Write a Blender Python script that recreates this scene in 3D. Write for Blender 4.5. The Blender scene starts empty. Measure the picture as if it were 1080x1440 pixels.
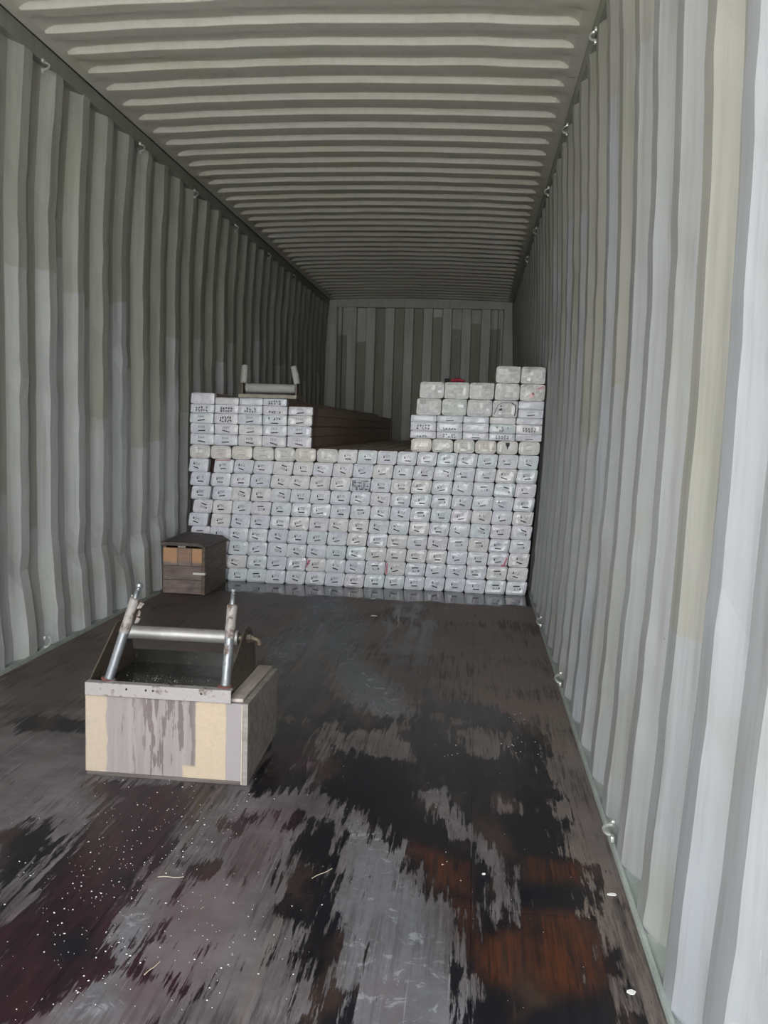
import bpy, bmesh, math, random, json
import numpy as np
from mathutils import Vector, Matrix
random.seed(7); rng = np.random.default_rng(11)
S = bpy.context.scene; COL = S.collection
W, H, L = 2.34, 2.70, 12.03          # inside of a 40 ft high-cube container; door end at y = 0
# ------------------------------------------------------------------ camera
cam = bpy.data.cameras.new('camera'); cam.sensor_width = 36; cam.lens = 36*1228.63/1440
cam.clip_start = .05; cam.clip_end = 200
co = bpy.data.objects.new('camera', cam); COL.objects.link(co); S.camera = co
yaw, pit, rol = -.100872, -.096273, .030234
F = Vector((math.sin(yaw)*math.cos(pit), math.cos(yaw)*math.cos(pit), math.sin(pit)))
r0 = F.cross(Vector((0, 0, 1))).normalized(); u0 = r0.cross(F)
R = r0*math.cos(rol)+u0*math.sin(rol); U = -r0*math.sin(rol)+u0*math.cos(rol)
M = Matrix((R, U, -F)).transposed().to_4x4(); M.translation = Vector((1.93655, .64011, 1.08034))
co.matrix_world = M
# ------------------------------------------------------------------ world, light, exposure
wd = bpy.data.worlds.new('overcast'); S.world = wd; wd.use_nodes = True
nt = wd.node_tree; bg = nt.nodes['Background']
tc = nt.nodes.new('ShaderNodeTexCoord'); sp = nt.nodes.new('ShaderNodeSeparateXYZ'); rp = nt.nodes.new('ShaderNodeValToRGB')
nt.links.new(tc.outputs['Generated'], sp.inputs[0]); nt.links.new(sp.outputs['Z'], rp.inputs[0]); nt.links.new(rp.outputs[0], bg.inputs[0])
rp.color_ramp.elements[0].position = .0; rp.color_ramp.elements[0].color = (1.0, 1.0, .98, 1)
rp.color_ramp.elements[1].position = 1; rp.color_ramp.elements[1].color = (.42, .48, .60, 1)
bg.inputs[1].default_value = 8.5
sun = bpy.data.lights.new('hazy_sun', 'SUN'); sun.energy = 24.0; sun.angle = math.radians(8); sun.color = (1, .96, .88)
so = bpy.data.objects.new('hazy_sun', sun); COL.objects.link(so); so.rotation_euler = Vector((.62, -.30, -.72)).to_track_quat('-Z', 'Y').to_euler()   # lights the yard before the doors
po = bpy.data.lights.new('door_portal', 'AREA'); po.shape = 'RECTANGLE'; po.size = 2.34; po.size_y = 2.62
po.cycles.is_portal = True
pp = bpy.data.objects.new('door_portal', po); COL.objects.link(pp); pp.location = (1.17, -.02, 1.31)
pp.rotation_euler = (math.radians(90), 0, 0)
S.view_settings.view_transform = 'Standard'; S.view_settings.look = 'None'
S.view_settings.gamma = 1; S.view_settings.use_curve_mapping = False
S.view_settings.exposure = 0.45
# ------------------------------------------------------------------ helpers
def tag(o, label=None, cat=None, group=None, kind=None):
    if label: o['label'] = label
    if cat: o['category'] = cat
    if group: o['group'] = group
    if kind: o['kind'] = kind
    return o
def link(name, me, parent=None, loc=None):
    o = bpy.data.objects.new(name, me); COL.objects.link(o)
    if parent is not None: o.parent = parent
    if loc is not None: o.location = loc
    return o
def empty(name, loc, rz=0):
    o = bpy.data.objects.new(name, None); COL.objects.link(o); o.location = loc; o.rotation_euler = (0, 0, rz)
    o.empty_display_size = .1
    return o
class MB:
    """collects shapes in one bmesh, build() links them as ONE mesh object"""
    def __init__(s): s.b = bmesh.new()
    def _new(s, fn, mi=0):
        before = set(s.b.faces); fn()
        for f in s.b.faces:
            if f not in before: f.material_index = mi
    def box(s, a, b, bev=0, mi=0, mat=None):
        def fn():
            g = bmesh.ops.create_cube(s.b, size=1)['verts']
            for v in g: v.co = Vector([a[i]+(v.co[i]+.5)*(b[i]-a[i]) for i in range(3)])
            vs = g
            if bev:
                es = list({e for v in g for e in v.link_edges})
                r = bmesh.ops.bevel(s.b, geom=es, offset=bev, segments=2, affect='EDGES', profile=.5)
                vs = list({v for f in r['faces'] for v in f.verts})
            if mat is not None:
                for v in vs: v.co = mat @ v.co
        s._new(fn, mi); return s
    def tube(s, p, q, r1, r2=None, n=14, mi=0):
        r2 = r1 if r2 is None else r2; p, q = Vector(p), Vector(q); d = q-p
        m = Matrix.Translation((p+q)/2) @ d.to_track_quat('Z', 'Y').to_matrix().to_4x4()
        s._new(lambda: bmesh.ops.create_cone(s.b, cap_ends=True, segments=n, radius1=r1, radius2=r2, depth=d.length, matrix=m), mi); return s
    def ball(s, c, r, n=12, mi=0):
        s._new(lambda: bmesh.ops.create_uvsphere(s.b, u_segments=n, v_segments=n//2+1, radius=r, matrix=Matrix.Translation(c)), mi); return s
    def lathe(s, p, q, prof, n=16, mi=0):
        """prof: list of (t along p->q in metres, radius)"""
        p, q = Vector(p), Vector(q); d = (q-p).normalized(); m = d.to_track_quat('Z', 'Y').to_matrix()
        def fn():
            rings = []
            for t, r in prof:
                rings.append([s.b.verts.new(p+d*t+m @ Vector((r*math.cos(a), r*math.sin(a), 0))) for a in [2*math.pi*k/n for k in range(n)]])
            for A, B in zip(rings, rings[1:]):
                for k in range(n): s.b.faces.new((A[k], A[(k+1) % n], B[(k+1) % n], B[k]))
            s.b.faces.new(rings[0][::-1]); s.b.faces.new(rings[-1])
        s._new(fn, mi); return s
    def path(s, pts, r, n=8, mi=0):
        pts = [Vector(a) for a in pts]
        def fn():
            rings = []
            for i, a in enumerate(pts):
                d = (pts[min(i+1, len(pts)-1)]-pts[max(i-1, 0)]).normalized(); m = d.to_track_quat('Z', 'Y').to_matrix()
                rings.append([s.b.verts.new(a+m @ Vector((r*math.cos(t), r*math.sin(t), 0))) for t in [2*math.pi*k/n for k in range(n)]])
            for A, B in zip(rings, rings[1:]):
                for k in range(n): s.b.faces.new((A[k], A[(k+1) % n], B[(k+1) % n], B[k]))
            s.b.faces.new(rings[0][::-1]); s.b.faces.new(rings[-1])
        s._new(fn, mi); return s
    def prism(s, pts, off, mi=0):
        """pts: closed polygon of 3-D points, off: extrusion vector"""
        off = Vector(off)
        def fn():
            a = [s.b.verts.new(Vector(p)) for p in pts]; c = [s.b.verts.new(Vector(p)+off) for p in pts]; n = len(a)
            s.b.faces.new(a); s.b.faces.new(c[::-1])
            for k in range(n): s.b.faces.new((a[k], c[k], c[(k+1) % n], a[(k+1) % n]))
        s._new(fn, mi); return s
    def mesh(s, name, mats, smooth=None):
        bmesh.ops.recalc_face_normals(s.b, faces=s.b.faces)
        me = bpy.data.meshes.new(name); s.b.to_mesh(me); s.b.free()
        for m in (mats if isinstance(mats, (list, tuple)) else [mats]): me.materials.append(m)
        if smooth is not None:
            me.shade_smooth(); me.set_sharp_from_angle(angle=math.radians(smooth))
        return me
    def build(s, name, mats, parent=None, loc=None, smooth=None):
        return link(name, s.mesh(name, mats, smooth), parent, loc)
def grid_mesh(name, P, mat, parent=None, smooth=None, flip=False):
    """P: array (n, m, 3)"""
    n, m = P.shape[:2]; v = P.reshape(-1, 3)
    i = np.arange(n*m).reshape(n, m)
    f = np.stack([i[:-1, :-1], i[1:, :-1], i[1:, 1:], i[:-1, 1:]], -1).reshape(-1, 4)
    if flip: f = f[:, ::-1]
    me = bpy.data.meshes.new(name); me.from_pydata(v.tolist(), [], f.tolist()); me.materials.append(mat)
    if smooth is not None: me.shade_smooth(); me.set_sharp_from_angle(angle=math.radians(smooth))
    return link(name, me, parent)
# ------------------------------------------------------------------ node helpers
class NT:
    def __init__(s, name):
        s.m = bpy.data.materials.new(name); s.m.use_nodes = True; s.t = s.m.node_tree; s.b = s.t.nodes['Principled BSDF']
    def n(s, t, **k):
        x = s.t.nodes.new('ShaderNode'+t)
        for a, b in k.items(): setattr(x, a, b)
        return x
    def set(s, sock, v):
        if isinstance(v, bpy.types.NodeSocket): s.t.links.new(v, sock)
        elif isinstance(v, (tuple, list)):
            sock.default_value = tuple(v)+((1,) if len(v) == 3 and sock.type == 'RGBA' else ())
        else: sock.default_value = v
    def math(s, op, a, b=0., c=0.):
        x = s.n('Math', operation=op); s.set(x.inputs[0], a); s.set(x.inputs[1], b); s.set(x.inputs[2], c); return x.outputs[0]
    def mix(s, f, a, b, mode='MIX'):
        x = s.n('Mix', data_type='RGBA', blend_type=mode); s.set(x.inputs[0], f); s.set(x.inputs[6], a); s.set(x.inputs[7], b); return x.outputs[2]
    def mixf(s, f, a, b):
        x = s.n('Mix'); s.set(x.inputs[0], f); s.set(x.inputs[2], a); s.set(x.inputs[3], b); return x.outputs[0]
    def step(s, v, lo, hi, a=0., b=1.):
        x = s.n('MapRange', interpolation_type='SMOOTHSTEP'); s.set(x.inputs[0], v)
        for i, q in enumerate((lo, hi, a, b)): s.set(x.inputs[i+1], q)
        return x.outputs[0]
    def scale(s, v, sc, off=(0, 0, 0)):
        x = s.n('Mapping'); s.set(x.inputs[0], v); x.inputs['Scale'].default_value = sc; x.inputs['Location'].default_value = off; return x.outputs[0]
    def noise(s, v, sc, det=4, rough=.55, dist=0):
        x = s.n('TexNoise'); s.set(x.inputs['Vector'], v); x.inputs['Scale'].default_value = sc; x.inputs['Detail'].default_value = det
        x.inputs['Roughness'].default_value = rough; x.inputs['Distortion'].default_value = dist; return x.outputs[0]
    def pos(s): return s.n('NewGeometry').outputs['Position']
    def obj(s): return s.n('TexCoord').outputs['Object']
    def xyz(s, v):
        x = s.n('SeparateXYZ'); s.set(x.inputs[0], v); return x.outputs
    def comb(s, a, b, c):
        x = s.n('CombineXYZ'); s.set(x.inputs[0], a); s.set(x.inputs[1], b); s.set(x.inputs[2], c); return x.outputs[0]
    def rand(s, v):
        x = s.n('TexWhiteNoise', noise_dimensions='3D'); s.set(x.inputs['Vector'], v); return x.outputs['Value']
    def attr(s, name):
        x = s.n('Attribute', attribute_name=name); return x.outputs['Fac']
    def bump(s, h, st=.3, d=.01):
        x = s.n('Bump'); s.set(x.inputs['Height'], h); x.inputs['Strength'].default_value = st; x.inputs['Distance'].default_value = d; return x.outputs[0]
    def out(s, col=None, rough=None, metal=None, nrm=None, **k):
        if col is not None: s.set(s.b.inputs['Base Color'], col)
        if rough is not None: s.set(s.b.inputs['Roughness'], rough)
        if metal is not None: s.set(s.b.inputs['Metallic'], metal)
        if nrm is not None: s.set(s.b.inputs['Normal'], nrm)
        for a, b in k.items(): s.set(s.b.inputs[a.replace('_', ' ')], b)
        return s.m
def plain(name, col, rough=.6, metal=0., sc=30, amt=.25, bump=.1):
    t = NT(name); p = t.obj(); n = t.noise(p, sc)
    c = t.mix(t.math('MULTIPLY', n, amt*2), tuple(x*(1+amt*.5) for x in col), tuple(x*(1-amt) for x in col))
    return t.out(c, rough, metal, t.bump(n, bump, .002))
# ---- container paint: old olive-grey paint with lighter repaint patches, per corrugation
def paint(name, axis, ph, pitch, old, new, lo, hi, top=False, grime=.5):
    t = NT(name); p = t.pos(); X = t.xyz(p)
    u = t.math('DIVIDE', t.math('SUBTRACT', X[axis], ph), pitch)
    cell = t.math('FLOOR', u)
    h1 = t.rand(t.comb(cell, 3.1, 0)); h2 = t.rand(t.comb(cell, 9.7, 1))
    wob = t.math('MULTIPLY', t.math('SUBTRACT', t.noise(p, 3.5), .5), .12)
    thr = t.math('ADD', t.math('ADD', lo, t.math('MULTIPLY', h1, hi-lo)), wob)
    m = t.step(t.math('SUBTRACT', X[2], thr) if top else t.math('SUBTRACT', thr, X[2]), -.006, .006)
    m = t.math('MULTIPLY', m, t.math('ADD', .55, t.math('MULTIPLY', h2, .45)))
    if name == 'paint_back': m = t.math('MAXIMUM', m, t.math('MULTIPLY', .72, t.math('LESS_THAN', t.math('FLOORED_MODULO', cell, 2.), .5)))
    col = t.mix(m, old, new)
    st = t.noise(t.scale(p, (14, 14, .7)), 1.6, 5, .65)          # long vertical runs
    col = t.mix(t.step(st, .42, .78, 0, grime), col, tuple(x*.52 for x in old))
    blot = t.noise(p, 2.2, 6, .6); col = t.mix(t.step(blot, .48, .7, 0, .35), col, (old[0]*.82, old[1]*.84, old[2]*.66))
    sc = t.noise(t.scale(p, (9, 30, 3)), 2.4, 6, .7); col = t.mix(t.step(sc, .64, .74, 0, .5), col, tuple(min(1, x*1.35) for x in new))
    rust = t.noise(p, 26, 5, .7); rb = t.noise(p, 1.3, 2)
    col = t.mix(t.math('MULTIPLY', t.step(rust, .70, .76), t.step(rb, .5, .62)), col, (.055, .04, .035))
    return t.out(col, t.mixf(m, .55, .42), 0, t.bump(t.noise(p, 40, 3), .12, .003))
OLD = (.39, .395, .35); NEW = (.52, .54, .56)
m_left = paint('paint_left', 1, 4.277-.068, .139, OLD, NEW, .5, 1.9)
m_right = paint('paint_right', 1, 2.775-.068, .139, (.305, .30, .272), (.325, .34, .36), .4, 2.5, grime=.6)
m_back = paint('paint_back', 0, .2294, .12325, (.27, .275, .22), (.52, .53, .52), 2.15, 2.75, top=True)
m_roof = paint('paint_roof', 0, 0, 9, (.53, .52, .455), (.44, .43, .36), 5, 6, top=True, grime=.25)
m_rail = paint('paint_rail', 1, 0, 1.7, (.27, .275, .235), (.32, .33, .30), .0, .4, grime=.4)
m_sill = plain('sill_paint', (.40, .44, .41), .6, sc=14, amt=.5)
m_dark = plain('dark_gap', (.04, .036, .033), .8)
m_galv = plain('worn_steel_ring', (.62, .63, .60), .35, .6)
# ------------------------------------------------------------------ container shell
PITCH = .278
def ramp(z, zs, vs): return np.interp(z, zs, vs)
def side_wall(side):
    ph = 4.277 if side == 'left' else 2.775
    s = -1 if side == 'left' else 1; x0 = 0 if side == 'left' else W
    k0 = math.floor((0-ph)/PITCH); ys = []; rec = []; rid = []
    for k in range(k0, k0+46):
        for du, r in ((0, 0), (.072, 0), (.140, .036), (.210, .036)):
            y = ph+k*PITCH+du
            if 0 <= y <= L: ys.append(y); rec.append(r); rid.append(k)
    ys = np.array([0.]+ys+[L]); rec = np.array([0.]+rec+[0.]); rid = [k0]+rid+[rid[-1]]
    zs = np.concatenate([[-.02, .03, .1, .17], np.linspace(.23, 2.35, 26), [2.42, 2.5, 2.6, H-.07]])
    P = np.zeros((len(ys), len(zs), 3)); rr = random.Random(3 if s < 0 else 5)
    kp = {}
    for i, (y, r, k) in enumerate(zip(ys, rec, rid)):
        if k not in kp: kp[k] = (rr.uniform(.28, .5), rr.uniform(2.0, 2.18), rr.uniform(.022, .036), [rr.gauss(0, .0022) for _ in zs], rr.uniform(.0, 1))
        a, b, d, jit, q = kp[k]
        if s > 0: d = .036+.3*(d-.03); a = .6
        bul = ramp(zs, [0, a*.3, a, b, 2.6, H], [0, .004, d, d*1.1, 0, 0])
        if s > 0: bul = .046*np.sin(np.pi*np.clip(zs/2.62, 0, 1))
        j = np.array(jit)*(1.0 if r == 0 else .35)*(1 if s < 0 else .7)
        if s < 0 and r == 0 and q > .45:                       # knocked-in ridge nose
            j = j+.012*np.exp(-((zs-a)/.06)**2)
        P[i, :, 0] = x0+s*(r+bul+j); P[i, :, 1] = y; P[i, :, 2] = zs
        if s < 0 and r == 0: P[i, :, 1] += .010*np.exp(-((zs-b)/.10)**2)*(q-.3)
    o = grid_mesh('wall_'+side, P, m_left if s < 0 else m_right, flip=(s < 0))
    return tag(o, kind='structure')
wl = side_wall('left'); wr = side_wall('right')
for nm, x, s in (('left', 0, -1), ('right', W, 1)):
    # top rail: square tube flush with the inner ridges
    a, b = sorted((x, x+s*.11))
    MB().box((a, 0, H-.0775), (b, L, H+.05)).build('trim_1' if s < 0 else 'trim_2', m_rail)['kind'] = 'structure'
    # bottom sill ledge seen in the recesses, with a bead along the floor edge
    c, d = sorted((x-s*.006, x+s*.12)); mb = MB().box((c if s > 0 else c, 0, -.15), (d, L, .012))
    e, f = sorted((x-s*.007, x+s*.001)); mb.box((e, 0, .012), (f, L, .019))
    mb.build('trim_3' if s < 0 else 'trim_4', m_sill)['kind'] = 'structure'
    MB().box((min(x, x+s*.002), 0, H-.004), (max(x, x-s*.006), L, H-.0005)).build('trim_5' if s < 0 else 'trim_6', m_dark)['kind'] = 'structure'
# ---- roof: eleven pressed panels of five corrugations each
ceil = bpy.data.objects.new('ceiling', None); COL.objects.link(ceil); tag(ceil, kind='structure')
RP, RPH = .209, 4.1418-.209*22
u = np.array([0, .055, .070, .088, .140, .158, .176, .192]); wv = np.array([0, 0, .12, .5, 1, 1, .75, .22])
# door-facing slope between u=.14+... : z falls as y grows
def roof_z(y):
    q = np.mod(y-RPH+.5*RP, RP)         # q=.1045 at the middle of the bright slope
    return np.interp(q, [0, .030, .080, .093, .0965, .1115, .115, .128, .180, .184, .199, .2025, RP], [1, 1, 1, 1, .93, .07, 0, 0, 0, .07, .93, 1, 1])*.027
xs = np.concatenate([[0, .03, .055, .075, .10], np.linspace(.16, W-.16, 15), [W-.10, W-.075, W-.055, W-.03, W]])
fade = np.interp(xs, [0, .05, .085, W-.085, W-.05, W], [0, 0, 1, 1, 0, 0])
camb = .028*(1-((xs-W/2)/(W/2))**2)
ybreaks = [0]+[RPH+.5*RP+RP*5*k-.5*RP*0 for k in range(0, 13)]+[L]
ybreaks = sorted(set([round(b, 4) for b in ybreaks if 0 <= b <= L]))
for y0, y1 in zip(ybreaks, ybreaks[1:]):
    if y1-y0 < .02: continue
    ks = np.arange(math.floor((y0-RPH)/RP)-1, math.ceil((y1-RPH)/RP)+2)
    cand = np.concatenate([RPH-.5*RP+k*RP+np.array([0, .040, .086, .093, .0965, .1115, .115, .120, .130, .180, .184, .199, .2025]) for k in ks])
    ys = np.unique(np.round(np.concatenate([[y0], cand[(cand > y0) & (cand < y1)], [y1-.0012]]), 5))
    P = np.zeros((len(xs), len(ys), 3)); P[:, :, 0] = xs[:, None]; P[:, :, 1] = ys[None, :]
    P[:, :, 2] = H+camb[:, None]+roof_z(ys)[None, :]*fade[:, None]+.0012*rng.standard_normal((len(xs), 1))
    grid_mesh('roof_panel', P, m_roof, ceil, smooth=24)
MB().box((-.1, 0, H+.075), (W+.1, L, H+.085)).build('roof_skin', m_dark, ceil)
# ---- front (far) end wall
xe = [0, .10]; de = [0, 0]
x = .10
cent = [.291+.2465*k for k in range(8)]
seg = [(.10, 0), (.108, .045), (.128, .045)] + [(.137, 0), (.158, 0), (.168, .045)]
for c in cent: seg += [(c-.066, .045), (c-.057, 0), (c+.057, 0), (c+.066, .045)]
seg += [(W-.175, .045), (W-.165, 0), (W-.140, 0), (W-.131, .045), (W-.108, .045), (W-.10, 0)]
seg = sorted(seg); xx = np.array([s_[0] for s_ in seg]); dd = np.array([s_[1] for s_ in seg]); zz = np.linspace(-.02, H-.07, 12)
P = np.zeros((len(xx), len(zz), 3)); P[:, :, 0] = xx[:, None]; P[:, :, 1] = L+dd[:, None]; P[:, :, 2] = zz[None, :]
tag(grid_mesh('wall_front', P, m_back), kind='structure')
mp = paint('paint_post', 0, .0, .4, (.40, .41, .38), (.46, .47, .46), 1.0, 2.6)
MB().box((-.12, L-.012, -.02), (.10, L+.10, H-.08), .004).build('trim_7', mp)['kind'] = 'structure'
MB().box((W-.10, L-.012, -.02), (W+.12, L+.10, H-.08), .004).build('trim_8', mp)['kind'] = 'structure'
MB().box((-.12, L-.03, H-.085), (W+.12, L+.10, H+.06), .004).build('trim_9', mp)['kind'] = 'structure'
MB().box((.0, L-.04, H-.10), (.10, L-.0305, H-.01), .003).build('trim_10', mp)['kind'] = 'structure'
MB().box((W-.10, L-.04, H-.10), (W, L-.0305, H-.01), .003).build('trim_11', mp)['kind'] = 'structure'
# ---- door end frame behind the camera, and the yard outside
MB().box((-.10, -.10, 2.60), (W+.10, -.001, H+.09), .01).build('trim_12', m_rail)['kind'] = 'structure'
MB().box((-.12, -.10, -.15), (-.0, -.001, 2.60), .01).build('trim_13', m_rail)['kind'] = 'structure'
MB().box((W, -.10, -.15), (W+.12, -.001, 2.60), .01).build('trim_14', m_rail)['kind'] = 'structure'
MB().box((-60, -80, -1.35), (60, 40, -1.25)).build('ground', plain('concrete_yard', (.55, .54, .51), .9, sc=2))['kind'] = 'structure'
# ------------------------------------------------------------------ floor: plywood sheets with painted wear, wet stains + the near crate's shadow painted dark
STAINS_AND_SHADE = json.loads('''{"wet":[[[1.802,4.193],[1.868,4.056],[1.985,4.055],[2.057,4.0],[2.097,3.918],[2.175,3.828],[2.215,3.737],[2.227,3.557],[2.2,3.453],[2.223,3.306],[2.223,3.182],[2.203,3.14],[2.213,3.021],[2.192,2.95],[2.228,2.871],[2.235,2.813],[2.261,2.761],[2.258,2.639],[2.231,2.556],[2.244,2.471],[2.24,2.391],[2.275,2.422],[2.267,2.37],[2.241,2.341],[2.248,2.296],[2.277,2.255],[2.27,2.196],[2.268,2.133],[1.982,2.092],[1.972,2.254],[1.949,2.334],[1.943,2.425],[1.916,2.537],[1.88,2.595],[1.821,2.69],[1.822,2.804],[1.75,2.854],[1.699,2.956],[1.604,3.036],[1.48,3.119],[1.483,3.292],[1.527,3.462],[1.526,3.644],[1.495,3.759],[1.358,3.753],[1.242,3.773],[1.231,3.882],[1.365,3.863],[1.47,3.929],[1.552,3.855],[1.741,3.765],[1.789,4.139]],[[1.528,2.927],[1.608,2.941],[1.615,2.77],[1.648,2.626],[1.641,2.509],[1.658,2.409],[1.684,2.371],[1.688,2.235],[1.728,2.164],[1.745,2.058],[1.675,2.048],[1.67,2.176],[1.648,2.252],[1.614,2.308],[1.601,2.414],[1.557,2.466],[1.526,2.606],[1.531,2.756]],[[1.206,3.877],[1.177,4.661],[1.279,4.485],[1.4,4.06],[1.492,3.844],[1.537,3.726],[1.236,3.75]],[[1.238,3.709],[1.392,3.698],[1.438,3.516],[1.41,3.279],[1.484,3.203],[1.391,3.103],[1.327,3.092],[1.306,3.421]],[[0.75,2.708],[0.859,2.791],[0.889,2.69],[0.918,2.509],[0.95,2.356]],[[0.362,3.539],[0.577,3.581],[0.627,3.473],[0.419,3.433]],[[1.455,2.962],[1.496,2.969],[1.509,2.901],[1.474,2.873]],[[1.303,2.866],[1.356,2.898],[1.369,2.812],[1.331,2.805]],[[0.829,3.058],[1.188,3.067],[1.199,2.966],[1.188,2.87],[1.186,2.76],[1.208,2.645],[1.268,2.582],[1.321,2.645],[1.37,2.635],[1.4,2.503],[1.39,2.424],[1.416,2.291],[1.453,2.223],[1.422,2.14],[1.393,2.067],[1.402,2.008],[1.129,1.969],[0.934,2.296],[0.989,2.376],[0.985,2.519],[1.004,2.593],[0.963,2.702],[0.964,2.809],[0.936,2.946]],[[1.504,5.897],[1.529,5.903],[1.544,4.814],[1.519,4.809]],[[1.706,5.525],[1.741,5.438],[1.727,4.398],[1.699,4.451]],[[1.622,5.927],[1.649,5.934],[1.643,4.5],[1.62,4.496]],[[1.161,5.299],[1.195,5.216],[1.217,3.879],[1.19,3.874],[1.168,3.963]]],"damp":[[[0.199,5.068],[0.027,5.87],[0.388,6.095],[0.828,6.082],[0.963,5.759],[0.921,5.065],[0.939,4.679],[0.588,4.986],[0.236,5.077]],[[0.026,3.985],[0.011,4.851],[0.267,4.529],[0.373,4.057],[0.505,3.737],[0.419,3.591],[0.347,3.419]],[[1.5,4.664],[1.766,4.59],[1.864,4.154],[1.985,4.032],[1.804,3.621],[1.688,3.755],[1.754,3.986],[1.573,4.308]]],"dry":[[[1.905,3.716],[1.984,3.771],[2.076,3.71],[2.094,3.499],[1.984,3.446],[1.934,3.538]],[[2.017,3.213],[2.072,3.196],[2.079,3.093],[2.036,3.062]],[[1.983,2.915],[2.04,2.84],[2.064,2.711],[2.084,2.579],[2.079,2.488],[2.047,2.483],[2.024,2.524],[2.034,2.604],[2.019,2.722],[1.983,2.811]],[[1.807,3.176],[1.895,3.192],[1.942,2.998],[1.983,2.872],[1.925,2.883],[1.848,3.029]],[[1.587,3.58],[1.691,3.715],[1.77,3.542],[1.768,3.406],[1.633,3.414]],[[1.859,3.872],[1.957,3.827],[1.904,3.756]],[[1.237,2.543],[1.211,2.473],[1.192,2.393],[1.214,2.286],[1.259,2.217],[1.216,2.164],[1.218,2.042],[1.328,2.058],[1.358,2.12],[1.295,2.223],[1.294,2.325],[1.295,2.409]],[[1.303,2.3],[1.36,2.295],[1.388,2.237],[1.338,2.229]],[[1.357,2.529],[1.387,2.381],[1.35,2.347],[1.34,2.447]]],"red":[[[0.829,3.058],[1.188,3.067],[1.199,2.966],[1.188,2.87],[1.186,2.76],[1.208,2.645],[1.268,2.582],[1.321,2.645],[1.397,2.639],[1.433,2.508],[1.422,2.429],[1.446,2.295],[1.481,2.227],[1.449,2.144],[1.412,2.07],[1.415,2.01],[1.129,1.969],[0.934,2.296],[0.989,2.376],[0.985,2.519],[1.004,2.593],[0.963,2.702],[0.964,2.809],[0.936,2.946]],[[1.29,3.488],[1.432,3.479],[1.479,3.291],[1.368,3.154]],[[1.287,2.886],[1.404,3.002],[1.507,3.02],[1.475,2.547],[1.46,2.298],[1.467,2.179],[1.401,2.289],[1.4,2.503]]],"black":[[[1.09,2.589],[1.213,2.582],[1.291,2.569],[1.299,2.519],[1.201,2.52],[1.134,2.509]],[[1.083,2.292],[1.154,2.33],[1.203,2.258],[1.154,2.214]],[[1.504,3.528],[1.768,3.406],[1.789,3.12],[1.589,3.138]],[[2.089,2.68],[2.254,2.672],[2.235,2.587],[2.092,2.581]],[[2.073,2.225],[2.255,2.252],[2.242,2.13],[2.008,2.096]],[[2.015,3.058],[2.204,3.09],[2.228,2.832],[2.105,2.811]]],"orange":[[[2.091,2.549],[2.233,2.572],[2.244,2.417],[2.241,2.295],[2.201,2.255],[2.095,2.239],[2.082,2.393]],[[1.905,2.599],[1.97,2.561],[1.975,2.351],[1.949,2.347],[1.934,2.48]],[[2.115,2.813],[2.261,2.798],[2.247,2.688],[2.107,2.682]],[[1.809,2.843],[1.965,2.75],[1.966,2.593],[1.879,2.612]],[[1.975,2.43],[2.078,2.459],[2.075,2.259],[1.975,2.266]]],"dust_and_pale":[[[0.857,6.09],[1.067,6.277],[1.439,5.186],[1.384,5.007],[1.498,4.532],[1.657,4.27],[1.76,3.896],[1.688,3.755],[1.538,3.853],[1.419,4.063],[1.279,4.615],[1.199,4.666],[1.146,4.058],[0.909,4.898],[1.006,5.355]],[[1.598,2.939],[1.738,2.874],[1.767,2.775],[1.88,2.595],[1.933,2.509],[1.952,2.347],[1.982,2.092],[1.751,2.059],[1.711,2.227],[1.686,2.385],[1.652,2.496],[1.649,2.736]],[[1.237,2.543],[1.211,2.473],[1.192,2.393],[1.214,2.286],[1.259,2.217],[1.216,2.164],[1.218,2.042],[1.328,2.058],[1.358,2.12],[1.295,2.223],[1.294,2.325],[1.295,2.409]]]}''')
def sdf(P, poly):
    poly = np.array(poly); d = np.full(len(P), 1e9); ins = np.zeros(len(P), bool)
    n = len(poly)
    for i in range(n):
        a, b = poly[i], poly[(i+1) % n]; e = b-a; w = P-a
        t = np.clip((w @ e)/max(e @ e, 1e-12), 0, 1); q = w-t[:, None]*e; d = np.minimum(d, np.hypot(q[:, 0], q[:, 1]))
        c = ((a[1] > P[:, 1]) != (b[1] > P[:, 1])) & (P[:, 0] < (b[0]-a[0])*(P[:, 1]-a[1])/((b[1]-a[1]) if abs(b[1]-a[1]) > 1e-12 else 1e-12)+a[0])
        ins ^= c
    return np.where(ins, d, -d)
def field(P, key, w):
    f = np.full(len(P), -1e9)
    for poly in STAINS_AND_SHADE[key]: f = np.maximum(f, sdf(P, poly))
    return np.clip(.5+f/(2*w), 0, 1)
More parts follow.
